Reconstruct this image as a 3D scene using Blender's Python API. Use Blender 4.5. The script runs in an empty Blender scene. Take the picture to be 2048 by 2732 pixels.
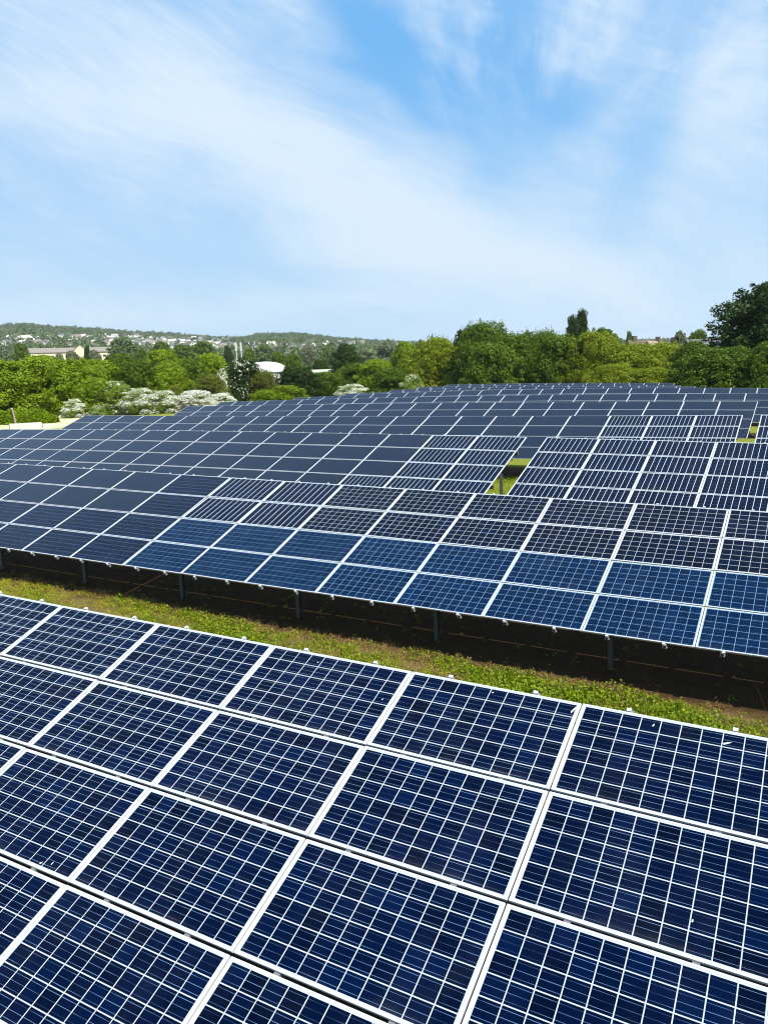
import bpy, math, random
import numpy as np
from mathutils import Matrix, Vector
R = math.radians
SC = bpy.context.scene
COL = SC.collection
CAMZ = 5.0                      # camera height over the datum, metres

# ------------------------------------------------------------------ camera
F_PX, TH, ROLL, PWID, PHEI = 2117.13, 0.176511, -0.0330877, 2048.0, 2732.0
def cam_axes():
    c, s = math.cos(TH), math.sin(TH)
    r0, u0, f = np.array([1, 0, 0.]), np.array([0, s, c]), np.array([0, c, -s])
    cr, sr = math.cos(ROLL), math.sin(ROLL)
    return cr*r0+sr*u0, -sr*r0+cr*u0, f
AX_R, AX_U, AX_F = cam_axes()
cd = bpy.data.cameras.new('camera')
cam = bpy.data.objects.new('camera', cd); COL.objects.link(cam)
cam.matrix_world = Matrix([[AX_R[0], AX_U[0], -AX_F[0], 0], [AX_R[1], AX_U[1], -AX_F[1], 0],
                           [AX_R[2], AX_U[2], -AX_F[2], CAMZ], [0, 0, 0, 1]])
cd.sensor_fit = 'VERTICAL'; cd.sensor_height = 36.0; cd.sensor_width = 27.0
cd.lens = F_PX/PHEI*36.0
cd.clip_start = 0.1; cd.clip_end = 20000
SC.camera = cam

def ray(px, py):
    d = AX_F*F_PX + AX_R*(px-PWID/2) + AX_U*(PHEI/2-py)
    return d/np.linalg.norm(d)

# ------------------------------------------------------------------ light
SUN_EL, SUN_AZ = R(50), R(35)            # azimuth: to the right of straight behind the camera
SUN_DIR = Vector((math.sin(SUN_AZ)*math.cos(SUN_EL), -math.cos(SUN_AZ)*math.cos(SUN_EL), math.sin(SUN_EL)))
sl = bpy.data.lights.new('sun', 'SUN'); sl.energy = 5.0; sl.angle = R(0.5); sl.color = (1.0, 0.95, 0.86)
so = bpy.data.objects.new('sun', sl); COL.objects.link(so)
so.rotation_euler = SUN_DIR.to_track_quat('Z', 'Y').to_euler(); so.location = (20, -30, 60)

SC.view_settings.view_transform = 'Standard'; SC.view_settings.look = 'None'
SC.view_settings.exposure = 0.5; SC.view_settings.gamma = 1.0
SC.view_settings.use_curve_mapping = False
cy = SC.cycles
cy.max_bounces = 6; cy.diffuse_bounces = 2; cy.glossy_bounces = 3; cy.transmission_bounces = 2
cy.transparent_max_bounces = 4; cy.volume_bounces = 0
cy.use_denoising = True; cy.denoising_prefilter = 'ACCURATE'; cy.filter_width = 1.1

class NT:
    """small helper that writes shader maths as expressions"""
    def __init__(s, tree): s.t = tree; s.n = tree.nodes; s.l = tree.links
    def node(s, typ, **kw):
        nd = s.n.new(typ)
        for k, v in kw.items(): setattr(nd, k, v)
        return nd
    def put(s, sock, v):
        if isinstance(v, (int, float)): sock.default_value = v
        elif isinstance(v, (tuple, list)):
            sock.default_value = tuple(v) if len(v) == len(sock.default_value) else tuple(v)+(1,)
        else: s.l.new(v, sock)
    def m(s, op, a, b=0.0, c=0.0, clamp=False):
        nd = s.node('ShaderNodeMath', operation=op); nd.use_clamp = clamp
        s.put(nd.inputs[0], a); s.put(nd.inputs[1], b)
        if op in ('MULTIPLY_ADD', 'COMPARE', 'SMOOTH_MIN', 'SMOOTH_MAX', 'WRAP'): s.put(nd.inputs[2], c)
        return nd.outputs[0]
    def add(s, a, b): return s.m('ADD', a, b)
    def sub(s, a, b): return s.m('SUBTRACT', a, b)
    def mul(s, a, b): return s.m('MULTIPLY', a, b)
    def sep(s, v):
        nd = s.node('ShaderNodeSeparateXYZ'); s.l.new(v, nd.inputs[0]); return nd.outputs[0], nd.outputs[1], nd.outputs[2]
    def comb(s, x, y, z):
        nd = s.node('ShaderNodeCombineXYZ'); s.put(nd.inputs[0], x); s.put(nd.inputs[1], y); s.put(nd.inputs[2], z); return nd.outputs[0]
    def noise(s, vec, scale, detail=4, rough=0.5, dist=0.0, out=0):
        nd = s.node('ShaderNodeTexNoise'); s.l.new(vec, nd.inputs['Vector'])
        nd.inputs['Scale'].default_value = scale; nd.inputs['Detail'].default_value = detail
        nd.inputs['Roughness'].default_value = rough; nd.inputs['Distortion'].default_value = dist
        return nd.outputs[out]
    def white(s, vec):
        nd = s.node('ShaderNodeTexWhiteNoise'); s.l.new(vec, nd.inputs['Vector']); return nd.outputs[0]
    def mix(s, f, a, b):
        nd = s.node('ShaderNodeMix', data_type='RGBA'); s.put(nd.inputs[0], f); s.put(nd.inputs[6], a); s.put(nd.inputs[7], b); return nd.outputs[2]
    def ramp(s, f, stops, interp='LINEAR'):
        nd = s.node('ShaderNodeValToRGB'); cr = nd.color_ramp; cr.interpolation = interp
        while len(cr.elements) < len(stops): cr.elements.new(0.5)
        for e, (p, c) in zip(cr.elements, stops):
            e.position = p; e.color = tuple(c)+(1,) if len(c) == 3 else c
        s.put(nd.inputs[0], f); return nd.outputs[0]
    def smooth(s, x, lo, hi, to0=0.0, to1=1.0):
        nd = s.node('ShaderNodeMapRange', interpolation_type='SMOOTHSTEP')
        s.put(nd.inputs[0], x); nd.inputs[1].default_value = lo; nd.inputs[2].default_value = hi
        nd.inputs[3].default_value = to0; nd.inputs[4].default_value = to1; return nd.outputs[0]
    def gauss(s, x, y, cx, cy_, ang, sx, sy):
        ca, sa = math.cos(ang), math.sin(ang)
        dx, dy = s.sub(x, cx), s.sub(y, cy_)
        u = s.mul(s.add(s.mul(dx, ca), s.mul(dy, sa)), 1/sx)
        v = s.mul(s.sub(s.mul(dy, ca), s.mul(dx, sa)), 1/sy)
        q = s.add(s.mul(u, u), s.mul(v, v))
        return s.m('EXPONENT', s.mul(q, -1.0))

# ------------------------------------------------------------------ sky: clear air plus high thin cirrus
def build_world():
    w = bpy.data.worlds.new('World'); SC.world = w; w.use_nodes = True
    t = NT(w.node_tree); w.node_tree.nodes.clear()
    out = t.node('ShaderNodeOutputWorld'); bg = t.node('ShaderNodeBackground')
    t.l.new(bg.outputs[0], out.inputs[0])
    sky = t.node('ShaderNodeTexSky', sky_type='NISHITA'); sky.sun_disc = False
    sky.sun_elevation = SUN_EL; sky.sun_rotation = math.pi - SUN_AZ
    sky.air_density = 1.0; sky.dust_density = 0.4; sky.ozone_density = 3.0; sky.altitude = 100
    STR = 0.072
    d = t.node('ShaderNodeTexCoord').outputs['Generated']
    x, y, z = t.sep(d)
    az = t.mul(t.m('ARCTAN2', x, y), 180/math.pi)            # degrees right of north
    el = t.mul(t.m('ARCSINE', z), 180/math.pi)
    # cloud sheet coordinates (a flat layer high above)
    zz = t.add(t.m('MAXIMUM', z, 0.0), 0.16)
    p = t.comb(t.m('DIVIDE', x, zz), t.m('DIVIDE', y, zz), 0.0)
    warp = t.noise(p, 0.9, 3, 0.5, out=1)
    wx, wy, _ = t.sep(warp)
    # a fan of ice streaks that spreads from one point
    fx, fy = t.sub(az, 9.0), t.sub(el, 8.0)
    fx = t.add(fx, t.mul(t.sub(wx, 0.5), 5.0)); fy = t.add(fy, t.mul(t.sub(wy, 0.5), 5.0))
    ang = t.m('ARCTAN2', fx, fy); rad = t.m('SQRT', t.add(t.mul(fx, fx), t.mul(fy, fy)))
    fan = t.noise(t.comb(t.mul(ang, 3.1), t.mul(rad, 0.10), 3.1), 1.5, 7, 0.60)
    fan = t.smooth(fan, 0.36, 0.72)
    # long streaks drawn along one direction
    ca, sa = math.cos(R(-22)), math.sin(R(-22))
    ax_, ey_ = t.add(az, t.mul(t.sub(wx, 0.5), 8.0)), t.add(el, t.mul(t.sub(wy, 0.5), 6.0))
    su = t.add(t.mul(ax_, ca), t.mul(ey_, sa)); sv = t.sub(t.mul(ey_, ca), t.mul(ax_, sa))
    st = t.noise(t.comb(t.mul(su, 0.05), t.mul(sv, 0.20), 0.7), 1.0, 7, 0.60)
    st = t.smooth(st, 0.28, 0.74)
    fib = t.noise(t.comb(t.mul(su, 0.28), t.mul(sv, 2.1), 8.8), 1.0, 8, 0.68, 0.4)
    fine = t.noise(t.comb(t.mul(su, 0.20), t.mul(sv, 0.85), 5.7), 1.0, 7, 0.66)
    puff = t.noise(t.comb(t.mul(ax_, 0.22), t.mul(ey_, 0.34), 2.2), 1.0, 7, 0.62)
    soft = t.noise(t.comb(t.mul(az, 0.06), t.mul(el, 0.11), 9.3), 1.0, 4, 0.5)
    # where the sheet is thick and where it is torn open
    G = lambda cx, cy_, a, sx, sy: t.gauss(ax_, ey_, cx, cy_, R(a), sx, sy)
    cov = t.add(0.43, t.mul(G(-3.0, 12.6, -24, 19, 3.9), 0.36))
    cov = t.add(cov, t.mul(G(-20, 17.0, -8, 9, 2.6), 0.26))
    cov = t.add(cov, t.mul(G(11, 7.2, -16, 10, 2.2), 0.36))
    cov = t.add(cov, t.mul(G(-15, 4.6, 0, 14, 1.2), 0.26))
    cov = t.add(cov, t.mul(G(23, 14.5, 30, 5, 4), 0.22))
    cov = t.sub(cov, t.mul(G(2.0, 20.0, -46, 7.0, 2.4), 0.50))
    cov = t.sub(cov, t.mul(G(9.5, 20.0, 80, 6.0, 2.2), 0.32))
    cov = t.sub(cov, t.mul(G(11.5, 15.6, 10, 2.6, 1.5), 0.22))
    cov = t.sub(cov, t.mul(G(17, 12.0, 62, 5.5, 1.9), 0.20))
    cov = t.sub(cov, t.mul(G(-8, 8.2, -14, 11, 1.8), 0.12))
    fm = t.mul(t.smooth(el, 13.0, 19.0), t.smooth(az, -5.0, 5.0))
    c = t.add(cov, t.mul(t.sub(st, 0.5), 0.26))
    c = t.add(c, t.mul(t.sub(fine, 0.5), 0.26))
    c = t.add(c, t.mul(t.sub(puff, 0.5), 0.20))
    c = t.add(c, t.mul(t.sub(soft, 0.5), 0.18))
    c = t.add(c, t.mul(t.mul(t.sub(fib, 0.5), t.smooth(c, 0.15, 0.6)), 0.34))
    c = t.add(c, t.mul(t.mul(t.sub(fan, 0.36), fm), 0.30))
    c = t.smooth(c, -0.06, 1.02)
    c = t.m('MINIMUM', t.m('MAXIMUM', c, 0.02), 0.94)
    base = t.mix(0.9, sky.outputs[0], (1.55, 4.9, 9.5))       # deep clear blue of the photograph's air
    lowc = t.mix(t.smooth(el, 1.0, 21.0), (4.4, 7.2, 9.8), base)
    colr = t.mix(c, lowc, (7.6, 8.9, 10.1))
    t.l.new(colr, bg.inputs[0]); bg.inputs[1].default_value = STR
build_world()

# ------------------------------------------------------------------ object helpers
def link(name, me, parent=None, mw=None):
    o = bpy.data.objects.new(name, me); COL.objects.link(o)
    if parent is not None: o.parent = parent
    if mw is not None: o.matrix_basis = (parent.matrix_basis.inverted() @ mw) if parent is not None else mw
    return o
def tag(o, label=None, cat=None, group=None, kind=None):
    for k, v in (('label', label), ('category', cat), ('group', group), ('kind', kind)):
        if v: o[k] = v
    return o
def empty(name, loc, rz=0.0):
    o = bpy.data.objects.new(name, None); COL.objects.link(o); o.empty_display_size = 0.3
    o.matrix_basis = Matrix.Translation(loc) @ Matrix.Rotation(rz, 4, 'Z'); return o
def mesh_np(name, V, Q, mats, mi=None, smooth=False):
    V = np.asarray(V, np.float32); Q = np.asarray(Q, np.int32); k = Q.shape[1]
    me = bpy.data.meshes.new(name)
    me.vertices.add(len(V)); me.vertices.foreach_set('co', V.ravel())
    me.loops.add(Q.size); me.loops.foreach_set('vertex_index', Q.ravel())
    me.polygons.add(len(Q)); me.polygons.foreach_set('loop_start', np.arange(len(Q), dtype=np.int32)*k)
    me.polygons.foreach_set('loop_total', np.full(len(Q), k, np.int32))
    for m_ in (mats if isinstance(mats, (list, tuple)) else [mats]): me.materials.append(m_)
    if mi is not None: me.polygons.foreach_set('material_index', np.asarray(mi, np.int32))
    if smooth: me.polygons.foreach_set('use_smooth', np.ones(len(Q), bool))
    me.update(calc_edges=True); me.validate(); return me
class MB:
    """collects boxes, prisms and faces into one mesh"""
    def __init__(s): s.v = []; s.f = []; s.mi = []
    def face(s, pts, mi=0):
        b = len(s.v); s.v += [tuple(p) for p in pts]; s.f.append(tuple(range(b, b+len(pts)))); s.mi.append(mi)
    def box(s, x0, x1, y0, y1, z0, z1, mi=0, M=None):
        c = [(x0,y0,z0),(x1,y0,z0),(x1,y1,z0),(x0,y1,z0),(x0,y0,z1),(x1,y0,z1),(x1,y1,z1),(x0,y1,z1)]
        if M is not None: c = [tuple(M @ Vector(p)) for p in c]
        b = len(s.v); s.v += c
        for q in ((0,3,2,1),(4,5,6,7),(0,1,5,4),(1,2,6,5),(2,3,7,6),(3,0,4,7)):
            s.f.append(tuple(b+i for i in q)); s.mi.append(mi)
    def tube(s, pts, rad, n=8, mi=0):
        rings = []
        for i, p in enumerate(pts):
            p = Vector(p); a = Vector(pts[max(i-1, 0)]); b_ = Vector(pts[min(i+1, len(pts)-1)])
            d = (b_-a).normalized(); q = d.to_track_quat('Z', 'Y'); b = len(s.v)
            r_ = rad[i] if isinstance(rad, (list, tuple)) else rad
            for k in range(n):
                w = 2*math.pi*k/n; s.v.append(tuple(p + q @ Vector((math.cos(w)*r_, math.sin(w)*r_, 0))))
            rings.append(b)
        for a, b in zip(rings, rings[1:]):
            for k in range(n):
                s.f.append((a+k, a+(k+1) % n, b+(k+1) % n, b+k)); s.mi.append(mi)
        s.f.append(tuple(rings[-1]+k for k in range(n))); s.mi.append(mi)
        s.f.append(tuple(rings[0]+k for k in reversed(range(n)))); s.mi.append(mi)
    def mesh(s, name, mats, smooth=False):
        me = bpy.data.meshes.new(name); me.from_pydata(s.v, [], s.f)
        for m_ in (mats if isinstance(mats, (list, tuple)) else [mats]): me.materials.append(m_)
        me.polygons.foreach_set('material_index', s.mi)
        if smooth: me.polygons.foreach_set('use_smooth', np.ones(len(s.f), bool))
        me.update(); return me

# ------------------------------------------------------------------ materials
def newmat(name):
    m_ = bpy.data.materials.new(name); m_.use_nodes = True
    t = NT(m_.node_tree); b = m_.node_tree.nodes['Principled BSDF']; return m_, t, b
def plain(name, col, rough=0.6, metal=0.0, var=0.15, scale=6.0, bump=0.0):
    m_, t, b = newmat(name)
    tc = t.node('ShaderNodeTexCoord').outputs['Object']
    n = t.noise(tc, scale, 4, 0.6)
    lo = tuple(c*(1-var) for c in col); hi = tuple(min(1, c*(1+var)) for c in col)
    t.put(b.inputs['Base Color'], t.mix(n, lo, hi))
    b.inputs['Roughness'].default_value = rough; b.inputs['Metallic'].default_value = metal
    if bump:
        bp = t.node('ShaderNodeBump'); bp.inputs['Strength'].default_value = bump
        t.l.new(n, bp.inputs['Height']); t.l.new(bp.outputs[0], b.inputs['Normal'])
    return m_

PWm, PHm = 1.657, 0.984
def cell_mat(name, base, bright, dark, xl, yl, bus=0.5, linecol=(0.42, 0.45, 0.48), rough=0.09, ior=1.19):
    """one module: 10 x 6 silicon cells under glass on a white backsheet; xl / yl are the widths of the gaps"""
    m_, t, b = newmat(name)
    tc = t.node('ShaderNodeTexCoord').outputs['Object']
    x, y, _ = t.sep(tc)
    mg, my = 0.030, 0.026
    cw, ch = (PWm-2*mg)/10, (PHm-2*my)/6
    gu, gv = t.mul(t.add(x, PWm/2-mg), 1/cw), t.mul(t.add(y, PHm/2-my), 1/ch)
    fu, fv = t.m('FRACT', gu), t.m('FRACT', gv)
    du = t.mul(t.m('ABSOLUTE', t.sub(fu, 0.5)), cw); dv = t.mul(t.m('ABSOLUTE', t.sub(fv, 0.5)), ch)
    inx = t.m('GREATER_THAN', du, cw/2-xl/2); iny = t.m('GREATER_THAN', dv, ch/2-yl/2)
    line = t.m('MAXIMUM', inx, iny)
    outx = t.m('GREATER_THAN', t.m('ABSOLUTE', x), PWm/2-mg); outy = t.m('GREATER_THAN', t.m('ABSOLUTE', y), PHm/2-my)
    line = t.m('MAXIMUM', line, t.m('MAXIMUM', outx, outy))
    oi = t.node('ShaderNodeObjectInfo').outputs['Random']
    rid = t.white(t.comb(t.m('FLOOR', gu), t.m('FLOOR', gv), t.mul(oi, 91.7)))
    pan = t.white(t.comb(t.mul(oi, 37.3), 1.7, 0.3))
    cc = t.ramp(rid, [(0.0, dark), (0.35, base), (0.75, base), (1.0, bright)])
    cryst = t.node('ShaderNodeTexVoronoi'); cryst.inputs['Scale'].default_value = 55
    t.l.new(t.comb(x, t.mul(y, 2.2), oi), cryst.inputs['Vector'])
    cx_, _, _ = t.sep(cryst.outputs['Color'])
    cc = t.mix(t.mul(cx_, 0.30), cc, tuple(c*2.0 for c in base))
    cc = t.mix(t.mul(pan, 0.22), cc, tuple(c*0.55 for c in base))
    if bus:
        bf = t.m('FRACT', t.mul(fv, 3.0))
        bd = t.m('LESS_THAN', t.m('ABSOLUTE', t.sub(bf, 0.5)), 0.024)
        bn = t.noise(t.comb(t.mul(x, 1.6), t.mul(y, 5.0), t.mul(oi, 40)), 1.6, 2, 0.5)
        cc = t.mix(t.mul(t.mul(bd, t.add(0.12, t.mul(t.smooth(bn, 0.36, 0.66), 0.8))), bus), cc, (0.20, 0.33, 0.50))
    cc = t.mix(line, cc, linecol)
    film = t.noise(t.comb(x, t.mul(y, 0.6), t.mul(oi, 50)), 2.2, 4, 0.6)
    cc = t.mix(t.mul(t.smooth(film, 0.45, 0.8), 0.008), cc, (0.45, 0.43, 0.40))
    silt = t.mul(t.sub(1.0, t.smooth(t.add(y, PHm/2), 0.015, 0.11)), t.smooth(film, 0.35, 0.75))      # dust that rain leaves along the lower edge
    cc = t.mix(t.mul(silt, 0.035), cc, (0.36, 0.33, 0.28))
    t.put(b.inputs['Base Color'], cc)
    t.put(b.inputs['Roughness'], t.add(rough, t.mul(film, 0.10)))
    b.inputs['IOR'].default_value = ior
    b.inputs['Specular Tint'].default_value = (0.45, 0.66, 1.0, 1)      # blue anti-reflection coating
    return m_
NAVY, BRI, DRK = (0.0001, 0.0027, 0.0170), (0.0001, 0.0052, 0.030), (0.0002, 0.0012, 0.0065)
M = {}
M['full'] = cell_mat('panel_cells_navy', NAVY, BRI, DRK, 0.0078, 0.0086, 0.8)
M['dark'] = cell_mat('panel_cells_black', (0.0004, 0.0030, 0.0135), (0.0004, 0.0052, 0.026), (0.0004, 0.0012, 0.005), 0.0065, 0.0062, 0.1, (0.42, 0.45, 0.47))
M['blue'] = cell_mat('panel_cells_blue', (0.0001, 0.0085, 0.034), (0.0001, 0.0125, 0.049), (0.0001, 0.0055, 0.024), 0.0050, 0.0045, 0.35, (0.19, 0.33, 0.50))
M['bluestreak'] = cell_mat('panel_cells_blue_streaked', (0.0001, 0.0095, 0.035), (0.0001, 0.0130, 0.046), (0.0001, 0.0070, 0.026), 0.002, 0.004, 0.45, (0.16, 0.28, 0.42))
M['column'] = cell_mat('panel_cells_striped', (0.0012, 0.0035, 0.016), (0.0012, 0.006, 0.028), (0.001, 0.002, 0.008), 0.012, 0.0006, 0.0, (0.50, 0.56, 0.62))
M['plain'] = cell_mat('panel_cells_uniform', (0.003, 0.006, 0.017), (0.0035, 0.008, 0.024), (0.003, 0.005, 0.013), 0.0045, 0.0015, 0.0, (0.026, 0.040, 0.066), 0.15, 1.33)
M['streak'] = cell_mat('panel_cells_streaked', (0.002, 0.006, 0.020), (0.002, 0.009, 0.034), (0.0015, 0.004, 0.012), 0.0015, 0.0035, 0.30, (0.13, 0.17, 0.24))
M['alu'] = plain('anodised_aluminium', (0.50, 0.51, 0.52), 0.42, 0.0, 0.10, 9)
M['rail'] = plain('mill_finish_rail', (0.22, 0.22, 0.22), 0.5, 0.2, 0.15, 9)
M['steel'] = plain('galvanised_steel', (0.12, 0.12, 0.12), 0.5, 0.3, 0.25, 8)
M['purlin'] = plain('dull_steel_purlin', (0.11, 0.11, 0.11), 0.6, 0.2, 0.2, 5)
M['back'] = plain('panel_back_sheet', (0.10, 0.10, 0.10), 0.7)

# ------------------------------------------------------------------ where the rows of solar tables stand (top edges, fitted)
PW, PH, NV = 1.67, 1.01, 4
TILT = R(20.65); H_FRONT = 0.90; SLOPE = NV*PH
H_TOP = H_FRONT + SLOPE*math.sin(TILT)
# row: origin (top edge), yaw, grade, curvature
ROW = {1: ((-4.1440, 9.8276, -2.8267), -0.50824, -0.01645, 0.0),
       2: ((6.3512, 14.3626, -2.7200), -0.51213, -0.01372, 0.0),
       3: ((-5.45368, 31.31709, -2.17758), -0.52498, -0.00254, -0.00032),
       4: ((-3.52955, 40.45653, -2.16233), -0.5229, -0.00119, 0.00015),
       5: ((2.13816, 47.34443, -1.96467), -0.53544, 0.00076, -0.00023),
       6: ((5.61302, 56.33922, -1.95407), -0.51251, 0.00222, -0.00035),
       7: ((13.9963, 60.95192, -1.81099), -0.51639, -0.00385, -0.00082),
       11: ((8.87729, 105.73405, -2.12086), -0.49879, -0.00115, -0.00047)}
PERP = np.array([0.4925, 0.8703]); ALNG = np.array([0.8703, -0.4925])
def az_at_perp(px, perp):
    d = ray(px, 1040); h = d[:2]/np.linalg.norm(d[:2]); return h*perp/(h@PERP)
for k, px, pp, z in ((8, 921, 69.0, -2.20), (9, 1043, 78.1, -2.16), (10, 1118, 87.2, -2.15)):
    o = az_at_perp(px, pp); ROW[k] = ((o[0], o[1], z), -0.51, {8: 0.018, 9: 0.012, 10: 0.006}[k], -0.0006)
def top_edge(k, u):
    o, yaw, g, c = ROW[k]; s = u*PW
    return Vector((o[0]+s*math.cos(yaw), o[1]+s*math.sin(yaw), o[2]+CAMZ+g*s+c*s*s))

# ------------------------------------------------------------------ the ground as one sheet
RID = [(32, -0.5)]
_rows = sorted(ROW, key=lambda k: np.dot(ROW[k][0][:2], PERP))
_rp = np.array([np.dot(ROW[k][0][:2], PERP)-1.9 for k in _rows])
_ext = {1: (-12, 14), 2: (-24, 8), 3: (-16, 22), 4: (-17, 30), 5: (-19, 22), 6: (-22, 22), 7: (-26, 18), 8: (0, 34), 9: (0, 32), 10: (0, 30), 11: (0, 28)}
RIDGE_PX = [(-900, 850), (0, 866), (60, 860), (150, 868), (250, 873), (330, 880), (450, 886), (560, 896), (640, 898), (690, 888),
            (800, 886), (900, 899), (1000, 906), (1080, 910), (1160, 914), (1400, 916), (1700, 905), (2048, 895), (2900, 880)]
_raz, _rz = [], []
for px, py in RIDGE_PX:
    d = ray(px, py); _raz.append(math.atan2(d[0], d[1])); _rz.append(2600*d[2]/math.hypot(d[0], d[1]) - 8)
def smoothstep(e0, e1, x):
    t = np.clip((x-e0)/(e1-e0), 0, 1); return t*t*(3-2*t)
def ground(X, Y):
    X = np.asarray(X, float); Y = np.asarray(Y, float)
    p = X*PERP[0]+Y*PERP[1]; a = X*ALNG[0]+Y*ALNG[1]
    zs = []
    for k in _rows:
        o, yaw, g, c = ROW[k]; a0 = np.dot(o[:2], ALNG); lo, hi = _ext[k]
        s = np.clip(a-a0, lo, hi); zs.append(o[2]+CAMZ+g*s+c*s*s-H_TOP)
    zs = np.array(zs)
    i = np.clip(np.searchsorted(_rp, p)-1, 0, len(_rp)-2)
    f = np.clip((p-_rp[i])/(_rp[i+1]-_rp[i]), 0, 1)
    zi = np.take_along_axis(zs, i[None], 0)[0] if zs.ndim > 1 else zs[i]
    zj = np.take_along_axis(zs, i[None]+1, 0)[0] if zs.ndim > 1 else zs[i+1]
    z = zi*(1-f)+zj*f
    r = np.hypot(X, Y); az = np.arctan2(X, Y)
    ridge = np.interp(az, _raz, _rz)+CAMZ
    back = smoothstep(1.1, 1.9, np.abs(az)); ridge = ridge*(1-back)
    hill = -0.8 + np.clip((r-400)/2200, 0, 1.0)*(ridge+0.8)
    hill = hill - np.clip(r-2600, 0, None)*0.02
    hill = hill + (np.sin(X*0.011+1.3)*np.sin(Y*0.009)*5)*smoothstep(450, 900, r)*(1-smoothstep(1700, 2600, r))
    w = smoothstep(115, 260, r)
    return z*(1-w)+hill*w
def gz(x, y): return float(ground(np.array([x]), np.array([y]))[0])

def build_ground():
    rr = np.concatenate([[0.0], np.geomspace(1.5, 9, 12)[:-1], np.linspace(9, 130, 190), np.geomspace(132, 3200, 110)])
    th = np.concatenate([np.linspace(-math.pi, -0.75, 60, endpoint=False), np.linspace(-0.75, 0.75, 260, endpoint=False), np.linspace(0.75, math.pi, 60, endpoint=False)])
    T, RR = np.meshgrid(th, rr[1:]); X, Y = RR*np.sin(T), RR*np.cos(T)
    Z = ground(X.ravel(), Y.ravel()).reshape(X.shape)
    nt = len(th)
    V = np.concatenate([[[0, 0, gz(0, 0.1)]], np.stack([X.ravel(), Y.ravel(), Z.ravel()], 1)])
    nr = len(rr)-1
    i, j = np.meshgrid(np.arange(nr-1), np.arange(nt), indexing='ij')
    a = 1+i*nt+j; b = 1+i*nt+(j+1) % nt
    Q = np.stack([a, a+nt, b+nt, b], -1).reshape(-1, 4)
    mid = np.stack([np.zeros(nt, int), 1+np.arange(nt), 1+(np.arange(nt)+1) % nt, 1+(np.arange(nt)+1) % nt], 1)
    m_, t, bs = newmat('ground_soil_and_grass')
    pos = t.node('ShaderNodeNewGeometry').outputs['Position']
    x, y, z = t.sep(pos)
    p = t.add(t.mul(x, float(PERP[0])), t.mul(y, float(PERP[1]))); al = t.add(t.mul(x, float(ALNG[0])), t.mul(y, float(ALNG[1])))
    n1 = t.noise(pos, 0.6, 5, 0.6); n2 = t.noise(pos, 6.0, 5, 0.65); n3 = t.noise(pos, 45.0, 4, 0.6)
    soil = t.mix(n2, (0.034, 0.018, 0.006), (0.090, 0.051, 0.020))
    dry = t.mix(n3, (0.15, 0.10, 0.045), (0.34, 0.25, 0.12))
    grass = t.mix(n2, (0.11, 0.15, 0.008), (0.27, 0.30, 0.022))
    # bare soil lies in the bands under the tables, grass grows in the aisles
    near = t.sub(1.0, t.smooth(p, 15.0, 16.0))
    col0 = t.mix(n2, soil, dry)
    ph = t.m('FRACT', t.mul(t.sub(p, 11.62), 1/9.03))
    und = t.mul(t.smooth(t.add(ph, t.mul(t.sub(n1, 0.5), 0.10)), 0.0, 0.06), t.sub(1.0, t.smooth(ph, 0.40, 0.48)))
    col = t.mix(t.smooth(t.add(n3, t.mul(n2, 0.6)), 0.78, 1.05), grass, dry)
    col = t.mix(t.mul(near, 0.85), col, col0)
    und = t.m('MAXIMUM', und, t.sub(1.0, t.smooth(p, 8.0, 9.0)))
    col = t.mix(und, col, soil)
    # the pale gravel track beside the field's left end
    off = t.sub(0.0, t.add(al, t.mul(p, 0.62)))
    trk = t.smooth(t.add(off, t.mul(t.sub(n1, 0.5), 9.0)), 30.5, 35.0)
    gravel = t.mix(n3, (0.42, 0.36, 0.24), (0.72, 0.66, 0.50))
    gravel = t.mix(t.smooth(n1, 0.46, 0.60), gravel, (0.40, 0.46, 0.14))
    far = t.m('SQRT', t.add(t.mul(x, x), t.mul(y, y)))
    trk = t.mul(trk, t.mul(t.smooth(far, 60, 70), t.sub(1.0, t.smooth(far, 115, 128))))
    col = t.mix(trk, col, gravel)
    n4 = t.noise(pos, 0.03, 5, 0.6)
    fieldc = t.ramp(n4, [(0.3, (0.035, 0.06, 0.018)), (0.5, (0.07, 0.11, 0.03)), (0.62, (0.16, 0.17, 0.07)), (0.75, (0.05, 0.08, 0.025))])
    col = t.mix(t.smooth(far, 125, 200), col, fieldc)
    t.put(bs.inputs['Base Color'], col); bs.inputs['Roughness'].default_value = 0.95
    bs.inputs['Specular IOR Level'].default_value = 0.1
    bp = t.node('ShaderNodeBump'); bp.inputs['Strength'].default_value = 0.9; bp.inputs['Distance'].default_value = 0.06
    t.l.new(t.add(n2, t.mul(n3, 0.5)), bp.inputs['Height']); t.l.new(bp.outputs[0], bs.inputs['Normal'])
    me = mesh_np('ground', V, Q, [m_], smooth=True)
    o = link('ground', me); tag(o, kind='structure')
    # small centre disc is part of the same sheet
    import bmesh
    bm = bmesh.new(); bm.from_mesh(me); bm.verts.ensure_lookup_table()
    for k in range(nt):
        try: bm.faces.new((bm.verts[0], bm.verts[1+k], bm.verts[1+(k+1) % nt]))
        except ValueError: pass
    bm.normal_update(); bm.to_mesh(me); bm.free()
    for pl in me.polygons: pl.use_smooth = True
build_ground()

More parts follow.
